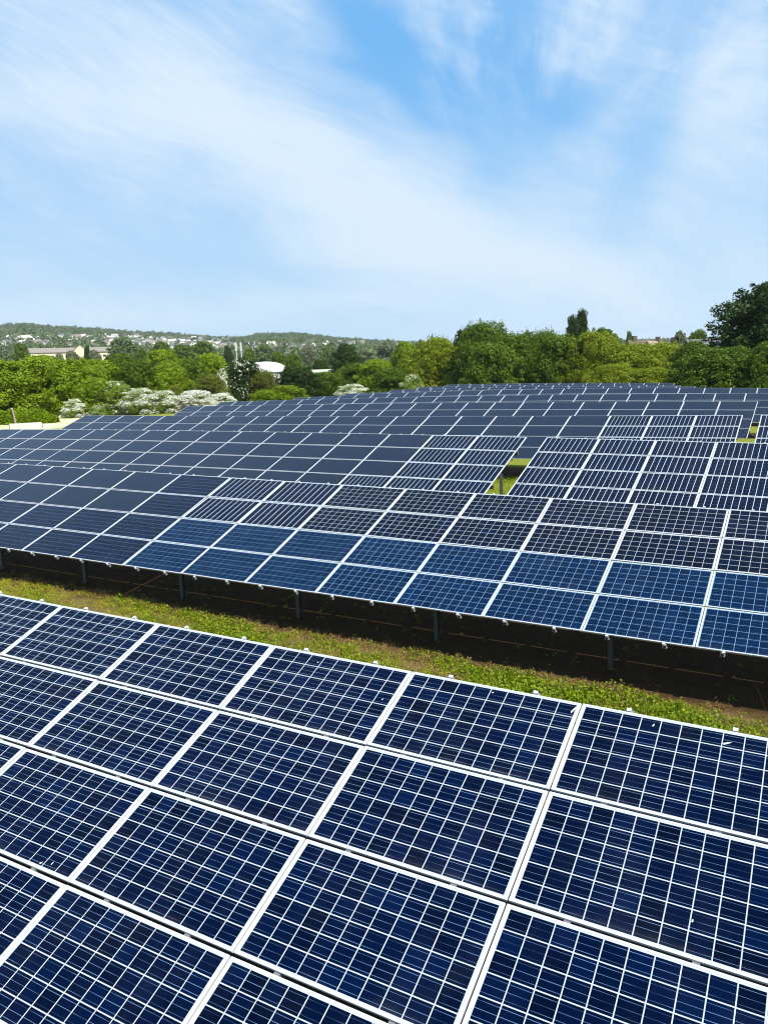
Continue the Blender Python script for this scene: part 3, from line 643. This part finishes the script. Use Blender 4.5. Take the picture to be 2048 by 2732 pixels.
TREES = [
 ('broad_a', 15, 968, 183, 118, 'bright green tree at the left edge, above the fence post', G1),
 ('broad_b', 108, 957, 171, 121, 'bright green round tree below the cream barn, second from the left edge', G1),
 ('broad_a', 190, 963, 159, 116, 'bright green tree standing behind the small white blossom bush', G1),
 ('broad_b', 262, 968, 134, 121, 'bright green tree just left of the blossom bushes', G1),
 ('bush_b', 252, 1012, 116, 110, 'low green growth in front of the hedge belt, left of the sparse blossom bush', G1),
 ('broad_c', 315, 949, 116, 138, 'darker green tree to the right of the barn, behind the hedge belt', G1),
 ('broad_c', 368, 968, 140, 122, 'shaded green tree right above the largest blossom bushes', G1),
 ('broad_a', 432, 937, 128, 136, 'tallest rounded green tree of the left hedge belt', G1),
 ('broad_b', 447, 976, 122, 121, 'green tree in front of the tallest rounded tree, above the blossom', G1),
 ('broad_d', 505, 962, 110, 126, 'green tree with deep shade at its foot above the white bank of blossom', G1),
 ('broad_a', 560, 948, 116, 131, 'yellow-green tree at the right end of the left hedge belt', G1),
 ('olive', 560, 1003, 104, 115, 'dull olive bush under the yellow-green tree', G1),
 ('bloom_d', 645, 962, 128, 127, 'dark green tree with scattered white flowers below the two pale poles', G1),
 ('olive', 706, 993, 85, 124, 'slim olive bush below the white dome', G1),
 ('deep_a', 790, 981, 140, 136, 'dark green round tree right of the white dome', G1),
 ('bush_b', 758, 1030, 128, 122, 'low lime green bush touching the field in front of the dark round tree', G1),
 ('bush_b', 703, 1043, 85, 118, 'small lime bush left of the larger lime green bush', G1),
 ('broad_c', 868, 995, 122, 140, 'green tree just below the pale green shed roof', G1),
 ('deep_a', 925, 923, 98, 176, 'tall dark round tree behind the shed, darkest of the middle', G1),
 ('broad_c', 948, 973, 116, 150, 'mid green tree in front of the darkest middle tree', G1),
 ('broad_b', 1005, 964, 116, 143, 'lighter green tree in the middle, left of the tall bright one', G1),
 ('broad_b', 1082, 920, 98, 161, 'tall bright green tree at the middle of the tree line', G1),
 ('broad_d', 1045, 985, 122, 138, 'green tree at the foot of the tall bright green tree', G1),
 ('bloom_c', 1098, 1000, 67, 134, 'small pale flecked bush at the foot of the olive topped tree', G1),
 ('bloom_a', 940, 1026, 95, 128, 'pale flowering bush by the back rows in the middle of the photo', G2),
 ('bloom_a', 196, 1066, 60, 106, 'small white blossom bush standing alone at the far left', G2),
 ('bloom_c', 303, 1020, 115, 109, 'mostly green bush with few white flowers, tallest of the blossom bushes', G2),
 ('bloom_a', 372, 1038, 105, 106, 'blossom bush half white half green with dark hollow beneath', G2),
 ('bloom_a', 432, 1044, 100, 107, 'white blossom bush left of the yellow-olive bush', G2),
 ('olive', 467, 1033, 52, 113, 'yellow-olive bush between the white blossom bushes', G2),
 ('bloom_b', 522, 1043, 115, 108, 'whitest bank of blossom just over the fifth row of panels', G2),
 ('bloom_b', 590, 1050, 75, 110, 'blossom bush at the right end of the white bank', G2),
 ('slim_bloom', 592, 985, 24, 121, 'slim upright white blossom bush against the dark flowered tree', G2),
 ('bloom_c', 258, 1083, 46, 105, 'small pale lime bush beside the dark gap near the white bush', G2),
 ('willow_a', 1160, 908, 171, 140, 'olive topped tree left of the pointed dark trees', G4),
 ('conifer', 1228, 884, 90, 139, 'dark pointed tree, leftmost peak of the dark right-hand wood', G4),
 ('tall_b', 1258, 878, 90, 134, 'narrow green tree with a thin spire beside the highest tree of the wood', G4),
 ('tall_a', 1296, 868, 183, 133, 'highest green tree of the wood behind the last row, with feathery top', G4),
 ('broad_d', 1315, 920, 159, 124, 'leafy sunlit tree in front of the feathery topped tree', G4),
 ('tall_a', 1375, 898, 171, 129, 'dark shaded tree right of the feathery topped tree', G4),
 ('tall_b', 1440, 890, 152, 131, 'upright green tree halfway between the feathery tree and the poplar', G4),
 ('broad_d', 1492, 897, 146, 127, 'green tree with sunlit right side, left of the poplar', G4),
 ('poplar', 1526, 838, 31, 190, 'darker shorter stem column of the poplar pair on the skyline', 'poplar pair'),
 ('poplar', 1553, 821, 29, 192, 'taller column of the poplar pair on the skyline', 'poplar pair'),
 ('willow_a', 1585, 893, 183, 126, 'yellow-green willow right under the poplar pair', G4),
 ('broad_c', 1604, 882, 98, 152, 'round green tree behind the willow, right of the poplar pair', G4),
 ('willow_b', 1690, 922, 220, 123, 'wide yellow-green willow below the brown house roofs', G4),
 ('willow_a', 1775, 920, 171, 125, 'yellow-green willow between the brown roofs and the right-hand bushes', G4),
 ('willow_b', 1640, 975, 171, 116, 'low shaded willow bush at the back of the field under the poplar', G4),
 ('willow_a', 1735, 985, 183, 114, 'low willow bush at the back of the field, under the wide willow', G4),
 ('bush_a', 1850, 916, 120, 121, 'green bush at the left foot of the giant dark tree', G4),
 ('bush_a', 1890, 934, 183, 112, 'dark leafy bush where the back row ends on the right', G4),
 ('bush_a', 1968, 930, 130, 114, 'leafy bush below the giant dark tree, second from the right edge', G4),
 ('bush_a', 2045, 918, 130, 110, 'leafy bush at the right edge below the giant dark tree', G4),
 ('giant', 2112, 752, 350, 136, 'giant dark tree cut by the right edge of the photo', G4),
 ('farwood', 1640, 897, 34, 200, 'small dark tree on the skyline right of the willow top', G4),
 ('farwood', 1678, 891, 26, 205, 'small tree on the skyline just left of the brown roofs', G4),
 ('grey', 1815, 890, 50, 190, 'greyish round tree on the skyline right of the brown roofs', G4),
 ('broad_c', 1862, 886, 62, 172, 'loose tree leaning against the left side of the giant tree', G4),
 ('deep_a', 232, 928, 26, 300, 'dark slim tree in front of the cream barn', G3),
 ('grey', 252, 940, 46, 290, 'grey-green tree before the right wing of the barn', G3),
 ('grey', 192, 942, 50, 295, 'pale grey-green tree below the barn gable', G3),
 ('grey', 158, 948, 36, 280, 'small grey bush below the barn wall', G3),
 ('fargreen', 55, 921, 50, 420, 'green tree left of the cream barn', G3),
 ('farwood', 328, 902, 80, 600, 'broad distant tree right of the barn roof end', G3),
 ('fargreen', 377, 934, 42, 340, 'green tree above the beige flat roof house', G3),
 ('fargreen', 430, 915, 70, 500, 'distant green tree above the tallest hedge belt tree', G3),
 ('fargreen', 487, 924, 75, 450, 'distant green tree above the house with white walls', G3),
 ('fargreen', 540, 914, 80, 480, 'distant pale green tree left of the two poles', G3),
 ('deep_a', 608, 928, 36, 330, 'small dark round tree touching the left pole', G3),
 ('fargreen', 664, 934, 44, 320, 'small green tree right of the two poles', G3),
 ('farwood', 706, 922, 70, 500, 'distant tree above the white dome', G3),
 ('fargreen', 742, 944, 64, 280, 'bright tree behind the white dome', G3),
 ('fargreen', 782, 948, 62, 260, 'bright tree right behind the white dome end', G3),
 ('grey', 820, 927, 56, 400, 'pale tree above the low white shed', G3),
 ('deep_a', 853, 963, 62, 215, 'dark tree beside the low white shed', G3),
 ('farwood', 876, 928, 52, 380, 'distant tree between the low shed and the tall dark tree', G3),
 ('grey', 975, 934, 84, 320, 'grey-green tree right behind the darkest middle tree', G3),
 ('grey', 1032, 914, 80, 450, 'greyish distant tree left of the tall bright tree', G3),
 ('conifer', 1153, 895, 16, 220, 'tiny pointed conifer on the skyline above the olive topped tree', G3),
 ('farwood', 1120, 912, 46, 420, 'distant tree left of the tiny pointed conifer', G3),
]
for s in TREES: tree(*s)
# the low clipped hedge on the left, one long thing of leaves
def hedge():
    x0, y0, _ = spot(-60, 1100, 99); x1, y1, zt = spot(150, 1092, 97)
    rg = np.random.default_rng(3); n = 14000
    t_ = rg.random(n); ln = math.hypot(x1-x0, y1-y0); a = rg.uniform(0, math.pi, n)
    hh = 1.35+0.22*np.sin(t_*19)+0.12*np.sin(t_*47); hh = hh*np.clip((1-t_)/0.12, 0.25, 1)**0.5
    rr = 0.8+0.25*rg.random(n)
    cx = np.cos(a)*0.9*rr; cz = np.sin(a)**0.7*hh*rr
    ux, uy = (x1-x0)/ln, (y1-y0)/ln
    X = x0+ux*t_*ln-uy*cx; Y = y0+uy*t_*ln+ux*cx; Z = cz
    P = np.stack([X, Y, Z+ground(X, Y)], 1)-np.array([x0, y0, gz(x0, y0)])
    N = rg.normal(size=P.shape)+np.array([0, 0, .6]); N /= np.linalg.norm(N, axis=1)[:, None]
    T = rg.normal(size=P.shape); T -= (T*N).sum(1)[:, None]*N; T /= np.linalg.norm(T, axis=1)[:, None]
    B = np.cross(N, T); S = (0.12+0.12*rg.random(n))[:, None]
    V = np.stack([P-T*S, P+B*S*.6, P+T*S, P-B*S*.6], 1).reshape(-1, 3)
    o = link('hedge', mesh_np('hedge', V, np.arange(len(V)).reshape(-1, 4), L['green'])); o.matrix_basis = Matrix.Translation((x0, y0, gz(x0, y0)))
    tag(o, 'low clipped green hedge along the pale track at the far left', 'hedge')
hedge()

# ------------------------------------------------------------------ buildings, dome, poles beyond the trees
BM = {'cream': plain('cream_render', (0.74, 0.64, 0.43), 0.9, 0, 0.15, 1.5), 'barnroof': plain('grey_brown_roof', (0.23, 0.20, 0.17), 0.9, 0, 0.2, 2.0),
      'white': plain('white_render', (0.70, 0.68, 0.62), 0.9, 0, 0.08, 2), 'slate': plain('slate_roof', (0.13, 0.13, 0.14), 0.8, 0, 0.3, 3),
      'beige': plain('beige_render', (0.52, 0.46, 0.34), 0.9, 0, 0.12, 2), 'brown': plain('brown_tiles', (0.12, 0.088, 0.065), 0.9, 0, 0.35, 3),
      'tan': plain('tan_tiles', (0.30, 0.24, 0.17), 0.9, 0, 0.35, 3), 'tent': plain('white_sheeting', (0.80, 0.80, 0.78), 0.6, 0, 0.05, 1),  # tan: a light brown tile, its own even colour
      'pale': plain('pale_green_sheet', (0.48, 0.52, 0.36), 0.7, 0, 0.12, 2), 'glass': plain('window_glass', (0.05, 0.06, 0.07), 0.15, 0, 0.1, 2),
      'concrete': plain('pale_concrete', (0.50, 0.49, 0.44), 0.9, 0, 0.15, 4), 'wood': plain('weathered_wood', (0.26, 0.22, 0.17), 0.9, 0, 0.25, 14)}
def gable_parts(root, w, d, hw, hr, wall, roof, ov=0.4, M_=Matrix.Identity(4), windows=(), chim=()):
    b = MB()
    f = lambda *p: [tuple(M_ @ Vector(q)) for q in p]
    b.face(f((-w/2, -d/2, -1), (w/2, -d/2, -1), (w/2, -d/2, hw), (-w/2, -d/2, hw))); b.face(f((w/2, d/2, -1), (-w/2, d/2, -1), (-w/2, d/2, hw), (w/2, d/2, hw)))
    for s in (-1, 1): b.face(f((s*w/2, -d/2, -1), (s*w/2, d/2, -1), (s*w/2, d/2, hw), (s*w/2, 0, hr), (s*w/2, -d/2, hw)))
    link('wall', b.mesh('wall', BM[wall]), root)
    r_ = MB(); th_ = 0.18; k = ov*(hr-hw)/(d/2)
    for s in (-1, 1):
        o = [(-w/2-ov, s*(d/2+ov), hw-k), (w/2+ov, s*(d/2+ov), hw-k), (w/2+ov, 0, hr), (-w/2-ov, 0, hr)]
        top = [(x, y, z+th_) for x, y, z in o]
        r_.face(f(*top)); r_.face(f(*o)); r_.face(f(o[0], o[1], top[1], top[0])); r_.face(f(o[1], o[2], top[2], top[1])); r_.face(f(o[3], o[0], top[0], top[3]))
    ro = link('roof', r_.mesh('roof', BM[roof]), root)
    for cx in chim:
        c = MB(); c.box(cx-0.45, cx+0.45, -0.4, 0.4, hr-0.8, hr+1.1, 0, M_); link('chimney', c.mesh('chimney', BM['brown']), ro)
    for wx, wz, ww, wh in windows:
        c = MB(); c.box(wx-ww/2, wx+ww/2, -d/2-0.03, -d/2+0.05, wz-wh/2, wz+wh/2, 0, M_); link('window', c.mesh('window', BM['glass']), root)
def house(kind, px, base_py, dist, yaw, label, cat='house', zb=None, **kw):
    x, y, z = spot(px, base_py, dist)
    root = empty(kind, (x, y, min(z, gz(x, y)+0.3) if zb is None else zb), yaw)
    tag(root, label, cat); gable_parts(root, **kw); return root
fy = lambda px: -math.atan2(ray(px, 950)[0], ray(px, 950)[1])
# long cream barn with its gabled middle
x, y, z = spot(193, 953, 620)
barn = empty('barn', (x, y, min(z, gz(x, y)+1.5)), fy(193)+0.03); barn.scale = (1.36, 1.36, 1.30); tag(barn, 'long cream barn with a grey-brown roof and a gabled middle bay', 'barn')
gable_parts(barn, 49, 9, 5.6, 7.9, 'cream', 'barnroof', 0.5, windows=[(-18+4.2*i, 3.2, 1.7, 1.3) for i in range(4)]+[(8+4*i, 3.2, 1.6, 1.2) for i in range(4)])
b = MB()
gx, gw, gy = 4.0, 4.4, -7.2
b.face([(gx-gw, gy, -1), (gx+gw, gy, -1), (gx+gw, gy, 5.2), (gx, gy, 9.3), (gx-gw, gy, 5.2)])
for s in (-1, 1): b.face([(gx+s*gw, gy, -1), (gx+s*gw, -2, -1), (gx+s*gw, -2, 5.2), (gx+s*gw, gy, 5.2)])
link('gable_bay', b.mesh('gable_bay', BM['cream']), barn)
b = MB()
for s in (-1, 1):
    o = [(gx+s*(gw+.3), gy-.4, 4.95), (gx+s*(gw+.3), 2, 4.95), (gx, 2, 9.35), (gx, gy-.4, 9.35)]
    t_ = [(q[0], q[1], q[2]+.15) for q in o]; b.face(t_); b.face(o); b.face([o[0], o[3], t_[3], t_[0]]); b.face([o[0], o[1], t_[1], t_[0]])
link('gable_roof', b.mesh('gable_roof', BM['barnroof']), barn)
b = MB(); b.box(gx-1.3, gx+1.3, gy-.04, gy+.05, -1, 2.9); link('door', b.mesh('door', BM['wood']), barn)
house('slate_house', 66, 985, 240, fy(66), 'grey slate roofed house below the left end of the barn', w=8, d=7, hw=2.5+2.2, hr=7.6, wall='white', roof='slate', chim=(-3.0, 3.0), windows=[(-2, 3.2, 1, 1.2), (2, 3.2, 1, 1.2)])
house('white_house', -4, 985, 250, fy(0)+1.2, 'white house cut off by the left edge of the photo', w=7, d=6, hw=6.6, hr=9.5, wall='white', roof='slate', windows=[(0, 4.5, 1, 1.3), (2, 4.5, 1, 1.3)])
house('beige_house', 375, 985, 250, fy(375)-0.3, 'small beige house with a pale flat-looking roof among the hedge trees', w=5.5, d=6, hw=4.6, hr=5.9, wall='beige', roof='pale', windows=[(-1, 3, 1, 1.1)])
house('white_house', 506, 985, 240, fy(506)+0.2, 'white walled house with grey roof behind the tree with deep shade', w=6.5, d=6, hw=4.0, hr=6.1, wall='white', roof='slate', windows=[(-2, 2.8, 1, 1), (0.2, 2.8, 1, 1), (2.2, 2.8, 1, 1)])
house('green_shed', 868, 1010, 192, fy(868)-0.25, 'shed with a broad pale green roof in the middle of the trees', cat='shed', w=7.0, d=8, hw=3.0, hr=5.4, wall='beige', roof='pale')
house('white_shed', 835, 985, 262, fy(835), 'low white shed beyond the pale green roof', cat='shed', w=9, d=5, hw=3.6, hr=4.9, wall='white', roof='white')
house('white_house', 960, 945, 500, fy(960)+0.3, 'small white house on the slope right of the tall dark tree', w=9, d=7, hw=5, hr=7.5, wall='white', roof='white')
house('brown_roofed_house', 1742, 965, 180, fy(1742)+1.25, 'house with a pale tan gable roof peeking over the willow', w=8, d=6.4, hw=5.4, hr=8.8, wall='tan', roof='tan', chim=(2.5,))
house('brown_roofed_house', 1712, 965, 190, fy(1712)+0.5, 'house with a dark brown roof left of the tan one', w=6.5, d=6, hw=6.6, hr=9.5, wall='brown', roof='brown', chim=(-2,))
house('brown_roofed_house', 1775, 965, 192, fy(1775)+0.2, 'house with a brown roof right of the tan one', w=6.5, d=6, hw=6.2, hr=9.0, wall='brown', roof='brown', chim=(1.5,))
house('brown_roofed_house', 1822, 965, 184, fy(1822)+0.6, 'house with a reddish brown roof just over the right-hand willow', w=6, d=6, hw=5.2, hr=8.2, wall='brown', roof='brown')
house('grey_roofed_house', 1872, 965, 165, fy(1872)+0.5, 'grey house half hidden behind the giant dark tree', w=6, d=6, hw=5.2, hr=8.4, wall='beige', roof='slate')
# the white dome: an arched sheeting hall
def dome():
    x, y, _ = spot(707, 990, 200); zb = gz(x, y); zt = spot(707, 965, 200)[2]; h = zt-zb; w, d = 10.4, 9.0
    root = empty('arched_tent', (x, y, zb), fy(707)+0.12); tag(root, 'white arched tent roof showing above the hedge trees', 'tent')
    n, m_ = 20, 10; b = MB()
    pt = lambda a, k: (-math.cos(a)*w/2*(1-0.16*abs(2*k/m_-1)**3), (k/m_-0.5)*d, h*0.70+math.sin(a)**0.8*h*0.30*(1-0.22*abs(2*k/m_-1)**3))
    for i in range(n):
        for k in range(m_):
            a0, a1 = math.pi*i/n, math.pi*(i+1)/n
            b.face([pt(a0, k), pt(a1, k), pt(a1, k+1), pt(a0, k+1)])
    for k in (0, m_): b.face([pt(math.pi*i/n, k) for i in range(n+1)])
    link('sheeting', b.mesh('sheeting', BM['tent'], True), root)
    b = MB(); b.box(-w/2+.1, w/2-.1, -d/2+.4, d/2-.4, 0, h*0.71); link('wall', b.mesh('wall', BM['white']), root)
dome()
for px, base, lab in ((629, 975, 'left of the two pale poles standing beyond the hedge belt'), (642, 975, 'right of the two pale poles standing beyond the hedge belt')):
    x, y, zt = spot(px, 914, 250); zb = gz(x, y)
    p = empty('pale_pole', (x, y, zb), 0.2); tag(p, lab, 'pole', 'pale poles beyond the hedge belt')
    b = MB(); b.tube([(0, 0, 0), (0, 0, zt-zb-2.6)], [.20, .16], 8); link('shaft', b.mesh('shaft', BM['concrete']), p)
    b = MB(); b.box(-.27, .27, -.2, .2, zt-zb-2.6, zt-zb); link('head', b.mesh('head', BM['concrete']), p)
# fence post and concrete block at the edge of the field
x, y, zt = spot(33, 1090, 97); zb = gz(x, y)
p = empty('fence_post', (x, y, zb), 0.3); tag(p, 'leaning weathered fence post in front of the low hedge', 'post')
b = MB(); b.tube([(0.25, 0, -.2), (0, 0, zt-zb)], [.11, .10], 8); link('stake', b.mesh('stake', BM['wood']), p)
b = MB(); b.box(-.14, .10, -.14, .14, zt-zb, zt-zb+.06); link('cap', b.mesh('cap', BM['concrete']), p)
x, y, _ = spot(70, 1142, 86); zb = gz(x, y)
b = MB(); b.box(-1.45, 1.45, -.45, .45, -.1, .55); b.box(1.5, 2.4, -.4, .3, -.1, .32)
o = link('concrete_block', b.mesh('concrete_block', BM['concrete'])); o.matrix_basis = Matrix.Translation((x, y, zb)) @ Matrix.Rotation(fy(70)+.1, 4, 'Z')
tag(o, 'low pale concrete block on the gravel track at the far left', 'block')

# ------------------------------------------------------------------ the town on the far slope and the woods round it
def hit(px, py):
    d = ray(px, py); t_ = np.geomspace(160, 3400, 400)
    P = d[None]*t_[:, None]; P[:, 2] += CAMZ; under = np.nonzero(P[:, 2] < ground(P[:, 0], P[:, 1]))[0]
    return None if len(under) == 0 else P[under[0]]
def small_house(wall, roof):
    b = MB(); w, d, hw, hr = 10, 8, 5.2, 8.4
    b.face([(-w/2, -d/2, -2), (w/2, -d/2, -2), (w/2, -d/2, hw), (-w/2, -d/2, hw)]); b.face([(w/2, d/2, -2), (-w/2, d/2, -2), (-w/2, d/2, hw), (w/2, d/2, hw)])
    for s in (-1, 1): b.face([(s*w/2, -d/2, -2), (s*w/2, d/2, -2), (s*w/2, d/2, hw), (s*w/2, 0, hr), (s*w/2, -d/2, hw)])
    for s in (-1, 1): b.face([(-w/2-.4, s*(d/2+.4), hw-.3), (w/2+.4, s*(d/2+.4), hw-.3), (w/2+.4, 0, hr+.1), (-w/2-.4, 0, hr+.1)], 1)
    for i in range(3): b.box(-3.6+2.9*i, -2.4+2.9*i, -d/2-.05, -d/2+.02, 2.6, 4.0, 2)
    b.box(2.6, 3.5, -.5, .5, hr-.8, hr+1.2, 1)
    return b.mesh('town_house', [BM[wall], BM[roof], BM['glass']])
HS = [small_house(*p) for p in (('white', 'slate'), ('beige', 'barnroof'), ('white', 'concrete'), ('cream', 'slate'), ('white', 'slate'), ('beige', 'white'), ('white', 'brown'))]
rh = random.Random(42); placed = []
ZONES = [(10, 120, 902, 926, 24, 'pale house of the far town, on the slope above the left half of the barn', 'town houses above the barn'),
         (120, 300, 900, 925, 28, 'pale house of the far town, on the slope above the right half of the barn', 'town houses above the barn gable'),
         (300, 450, 900, 926, 82, 'pale house in the densest part of the far town, right of the barn', 'town houses right of the barn'),
         (450, 620, 902, 930, 82, 'pale house of the far town on the slope left of the two poles', 'town houses left of the poles'),
         (650, 850, 918, 946, 36, 'pale house in the valley below the wooded far hill', 'town houses below the wooded hill'),
         (850, 1120, 914, 940, 34, 'pale house of the far town behind the middle trees', 'town houses behind the middle trees')]
for x0, x1, y0, y1, n, lab, grp in ZONES:
    for i in range(n):
        q = hit(rh.uniform(x0, x1), rh.uniform(y0, y1))
        if q is None: continue
        o = link('town_house', rh.choice(HS)); s = rh.uniform(0.55, 0.9)
        o.matrix_basis = Matrix.Translation((q[0], q[1], gz(q[0], q[1]))) @ Matrix.Rotation(rh.choice([0, 0.3, 1.4, -0.4, 0.8]), 4, 'Z') @ Matrix.Diagonal((s*rh.uniform(.9, 1.5), s, s, 1))
        tag(o, lab, 'house', grp); placed.append((q[0], q[1]))
def woodland():
    rg = np.random.default_rng(77); hs = np.array(placed); V = []
    n = 9000
    az = rg.uniform(-0.62, 0.50, n); r_ = np.exp(rg.uniform(math.log(360), math.log(2650), n))
    extra = 2600; az = np.concatenate([az, rg.uniform(-0.62, 0.5, extra)]); r_ = np.concatenate([r_, rg.uniform(2300, 2640, extra)])
    X, Y = r_*np.sin(az), r_*np.cos(az)
    d2 = ((X[:, None]-hs[None, :, 0])**2+(Y[:, None]-hs[None, :, 1])**2).min(1)
    keep = d2 > 11**2
    # hide nothing of the barn: no wood in front of it
    bx, by = barn.location.x, barn.location.y; f = np.hypot(bx, by)
    keep &= ~((np.abs(az-math.atan2(bx, by)) < 0.075) & (r_ < f+14))
    dens = np.sin(X*0.013)*np.cos(Y*0.008+X*0.004)
    keep &= (dens > -0.45) | (rg.random(len(X)) < 0.45) | (r_ > 1800)
    X, Y, r_ = X[keep], Y[keep], r_[keep]; Z = ground(X, Y)
    h = rg.uniform(5, 10, len(X))*np.where(rg.random(len(X)) < .08, 1.4, 1); w = h*rg.uniform(0.7, 1.3, len(X))
    k = 72
    d = rg.normal(size=(len(X), k, 3)); d /= np.linalg.norm(d, axis=2)[..., None]; d[..., 2] = np.abs(d[..., 2])*1.0
    rr = 0.75+0.35*rg.random((len(X), k))
    P = np.stack([X[:, None]+d[..., 0]*rr*w[:, None]*.5, Y[:, None]+d[..., 1]*rr*w[:, None]*.5, Z[:, None]+d[..., 2]*rr*h[:, None]*.95], -1).reshape(-1, 3)
    Nn = (d+rg.normal(size=d.shape)*.5).reshape(-1, 3); Nn /= np.linalg.norm(Nn, axis=1)[:, None]
    S = np.repeat(w*0.115, k)[:, None]*(0.7+0.7*rg.random((len(P), 1)))
    T = rg.normal(size=P.shape); T -= (T*Nn).sum(1)[:, None]*Nn; T /= np.linalg.norm(T, axis=1)[:, None]; B = np.cross(Nn, T)
    V = np.stack([P-T*S, P+B*S*.8, P+T*S, P-B*S*.8], 1).reshape(-1, 3)
    mi = (np.repeat(rg.random(len(X)) < 0.16, k)).astype(int)+(np.repeat(rg.random(len(X)) < 0.12, k)).astype(int)*1
    o = link('woodland', mesh_np('woodland', V, np.arange(len(V)).reshape(-1, 4), [L['far'], L['grey'], L['mid']], mi))
    tag(o, 'far woodland covering the hills around the town', 'woodland', kind='stuff')
woodland()

# ------------------------------------------------------------------ weeds and grass between the rows
L['weed'] = leaf_mat('weed_leaf', (0.055, 0.125, 0.002), (0.34, 0.43, 0.010), 0.4)
L['moss'] = leaf_mat('moss_and_short_grass', (0.24, 0.26, 0.008), (0.60, 0.58, 0.030), 0.35)
L['straw'] = leaf_mat('dry_straw', (0.17, 0.095, 0.030), (0.46, 0.30, 0.12), 0.25, 0.8)
def pa(p, a): return p*PERP[0]+a*ALNG[0], p*PERP[1]+a*ALNG[1]
def tufts(name, seed, n, p0, p1, a0, a1, mats, label, chooser, size, hgt, per):
    rg = np.random.default_rng(seed)
    p = rg.uniform(p0, p1, n); a = rg.uniform(a0, a1, n)
    pick, sc = chooser(rg, p, a)
    k = pick >= 0; p, a, pick, sc = p[k], a[k], pick[k], sc[k]; n = len(p)
    X, Y = p*PERP[0]+a*ALNG[0], p*PERP[1]+a*ALNG[1]; Z = ground(X, Y)
    ph = rg.uniform(0, 2*math.pi, (n, per)); rr = np.sqrt(rg.random((n, per)))*size*sc[:, None]
    hz = hgt*sc[:, None]*(1-(rr/(size*sc[:, None]))**2*0.8)*rg.uniform(0.35, 1.1, (n, per))
    P = np.stack([X[:, None]+np.cos(ph)*rr, Y[:, None]+np.sin(ph)*rr, Z[:, None]+hz+0.004], -1).reshape(-1, 3)
    m_ = n*per
    N = rg.normal(size=(m_, 3))*0.6+np.array([0, 0, .8]); N[:, 0] += (np.cos(ph)*.6).ravel(); N[:, 1] += (np.sin(ph)*.6).ravel()
    N /= np.linalg.norm(N, axis=1)[:, None]
    T = rg.normal(size=(m_, 3)); T[np.repeat(pick, per) != 0, 2] += 1.0
    T -= (T*N).sum(1)[:, None]*N; T /= np.linalg.norm(T, axis=1)[:, None]; B = np.cross(N, T)
    S = ((0.010+0.024*rg.random((m_, 1))**1.7)*np.repeat(np.sqrt(sc), per)[:, None])
    asp = np.where(np.repeat(pick, per) == 0, .75, .25)[:, None]
    bend = N*S*.3
    V = np.stack([P-T*S, P+B*S*asp+bend, P+T*S, P-B*S*asp+bend], 1).reshape(-1, 3)
    o = link(name, mesh_np(name, V, np.arange(len(V)).reshape(-1, 4), mats, np.repeat(pick, per)))
    tag(o, label, 'ground cover', kind='stuff')
def strip(rg, p, a):
    # leafy weeds towards the right and the near side, low moss on the left, straw along the far side
    wob = 0.10*np.sin(a*1.7)+0.08*np.sin(a*4.3+1)+0.05*np.sin(a*9.1)
    end = 12.50-0.031*np.clip(a+18, 0, 20)+wob*0.6
    far = p+wob > end-0.32
    pat = np.sin(a*0.9+2*np.sin(p*2.1))+np.sin(a*2.3+p*3.7+1.0)*0.8+np.sin(a*5.1-p*4.0)*0.5       # patches of one kind
    leafy = rg.random(len(p)) < np.clip(0.20+(a+13)*0.036+pat*0.24, 0.03, 0.75)*np.where(far, .25, 1.0)
    pick = np.where(leafy, 0, np.where(rg.random(len(p)) < np.where(far, .80, np.clip(.27-pat*.20+(a+13)*.02, .05, .8)), 2, 1))
    sc = np.where(pick == 0, rg.uniform(.4, 1.25, len(p)), rg.uniform(.35, 1.0, len(p)))*np.clip(0.80+(a+13)*0.025+pat*.08, .5, 1.3)
    pick = np.where((pat < -1.25) & (rg.random(len(p)) < .6), -1, pick)
    sc = sc*np.clip((end+0.12-p)/0.5, np.where(pick == 2, .6, .28), 1)
    pick = np.where(p > end+0.1*rg.random(len(p)), -1, pick)
    return pick, sc
tufts('weed_strip', 4, 13500, 10.5, 12.6, -23, 5, [L['weed'], L['moss'], L['straw']], 'strip of weeds, moss and straw growing between the first two solar tables', strip, 0.15, 0.20, 22)
def sparse(rg, p, a):
    pick = np.where(rg.random(len(p)) < .4, 2, 0); return pick, rg.uniform(.35, .8, len(p))
tufts('shade_weeds', 5, 420, 12.3, 15.4, -24, 6, [L['weed'], L['moss'], L['straw']], 'scattered weeds and straw on the dark soil under the second tables', sparse, 0.10, 0.14, 12)
def lawn(rg, p, a):
    pick = np.where(rg.random(len(p)) < .65, 1, 0); return pick, rg.uniform(.6, 1.4, len(p))
tufts('aisle_grass', 6, 2600, 24.9, 30.4, -15, -5, [L['weed'], L['moss'], L['straw']], 'bright short grass seen through the gap of the third row', lawn, 0.22, 0.13, 20)
tufts('aisle_grass', 8, 2200, 34.2, 39.6, -8, 3, [L['weed'], L['moss'], L['straw']], 'bright short grass seen through the gap at the end of the fourth row', lawn, 0.24, 0.13, 20)

# ------------------------------------------------------------------ the air: a thin even haze
def air():
    b = MB(); b.box(-3300, 3300, -400, 3300, -60, 330)
    m_ = bpy.data.materials.new('air_haze'); m_.use_nodes = True; nt = m_.node_tree; nt.nodes.clear()
    out = nt.nodes.new('ShaderNodeOutputMaterial'); v = nt.nodes.new('ShaderNodeVolumePrincipled')
    v.inputs['Color'].default_value = (0.86, 0.92, 1.0, 1); v.inputs['Density'].default_value = 0.00008
    v.inputs['Anisotropy'].default_value = 0.2
    nt.links.new(v.outputs[0], out.inputs['Volume'])
    o = link('haze', b.mesh('haze', m_)); tag(o, kind='stuff')
air()
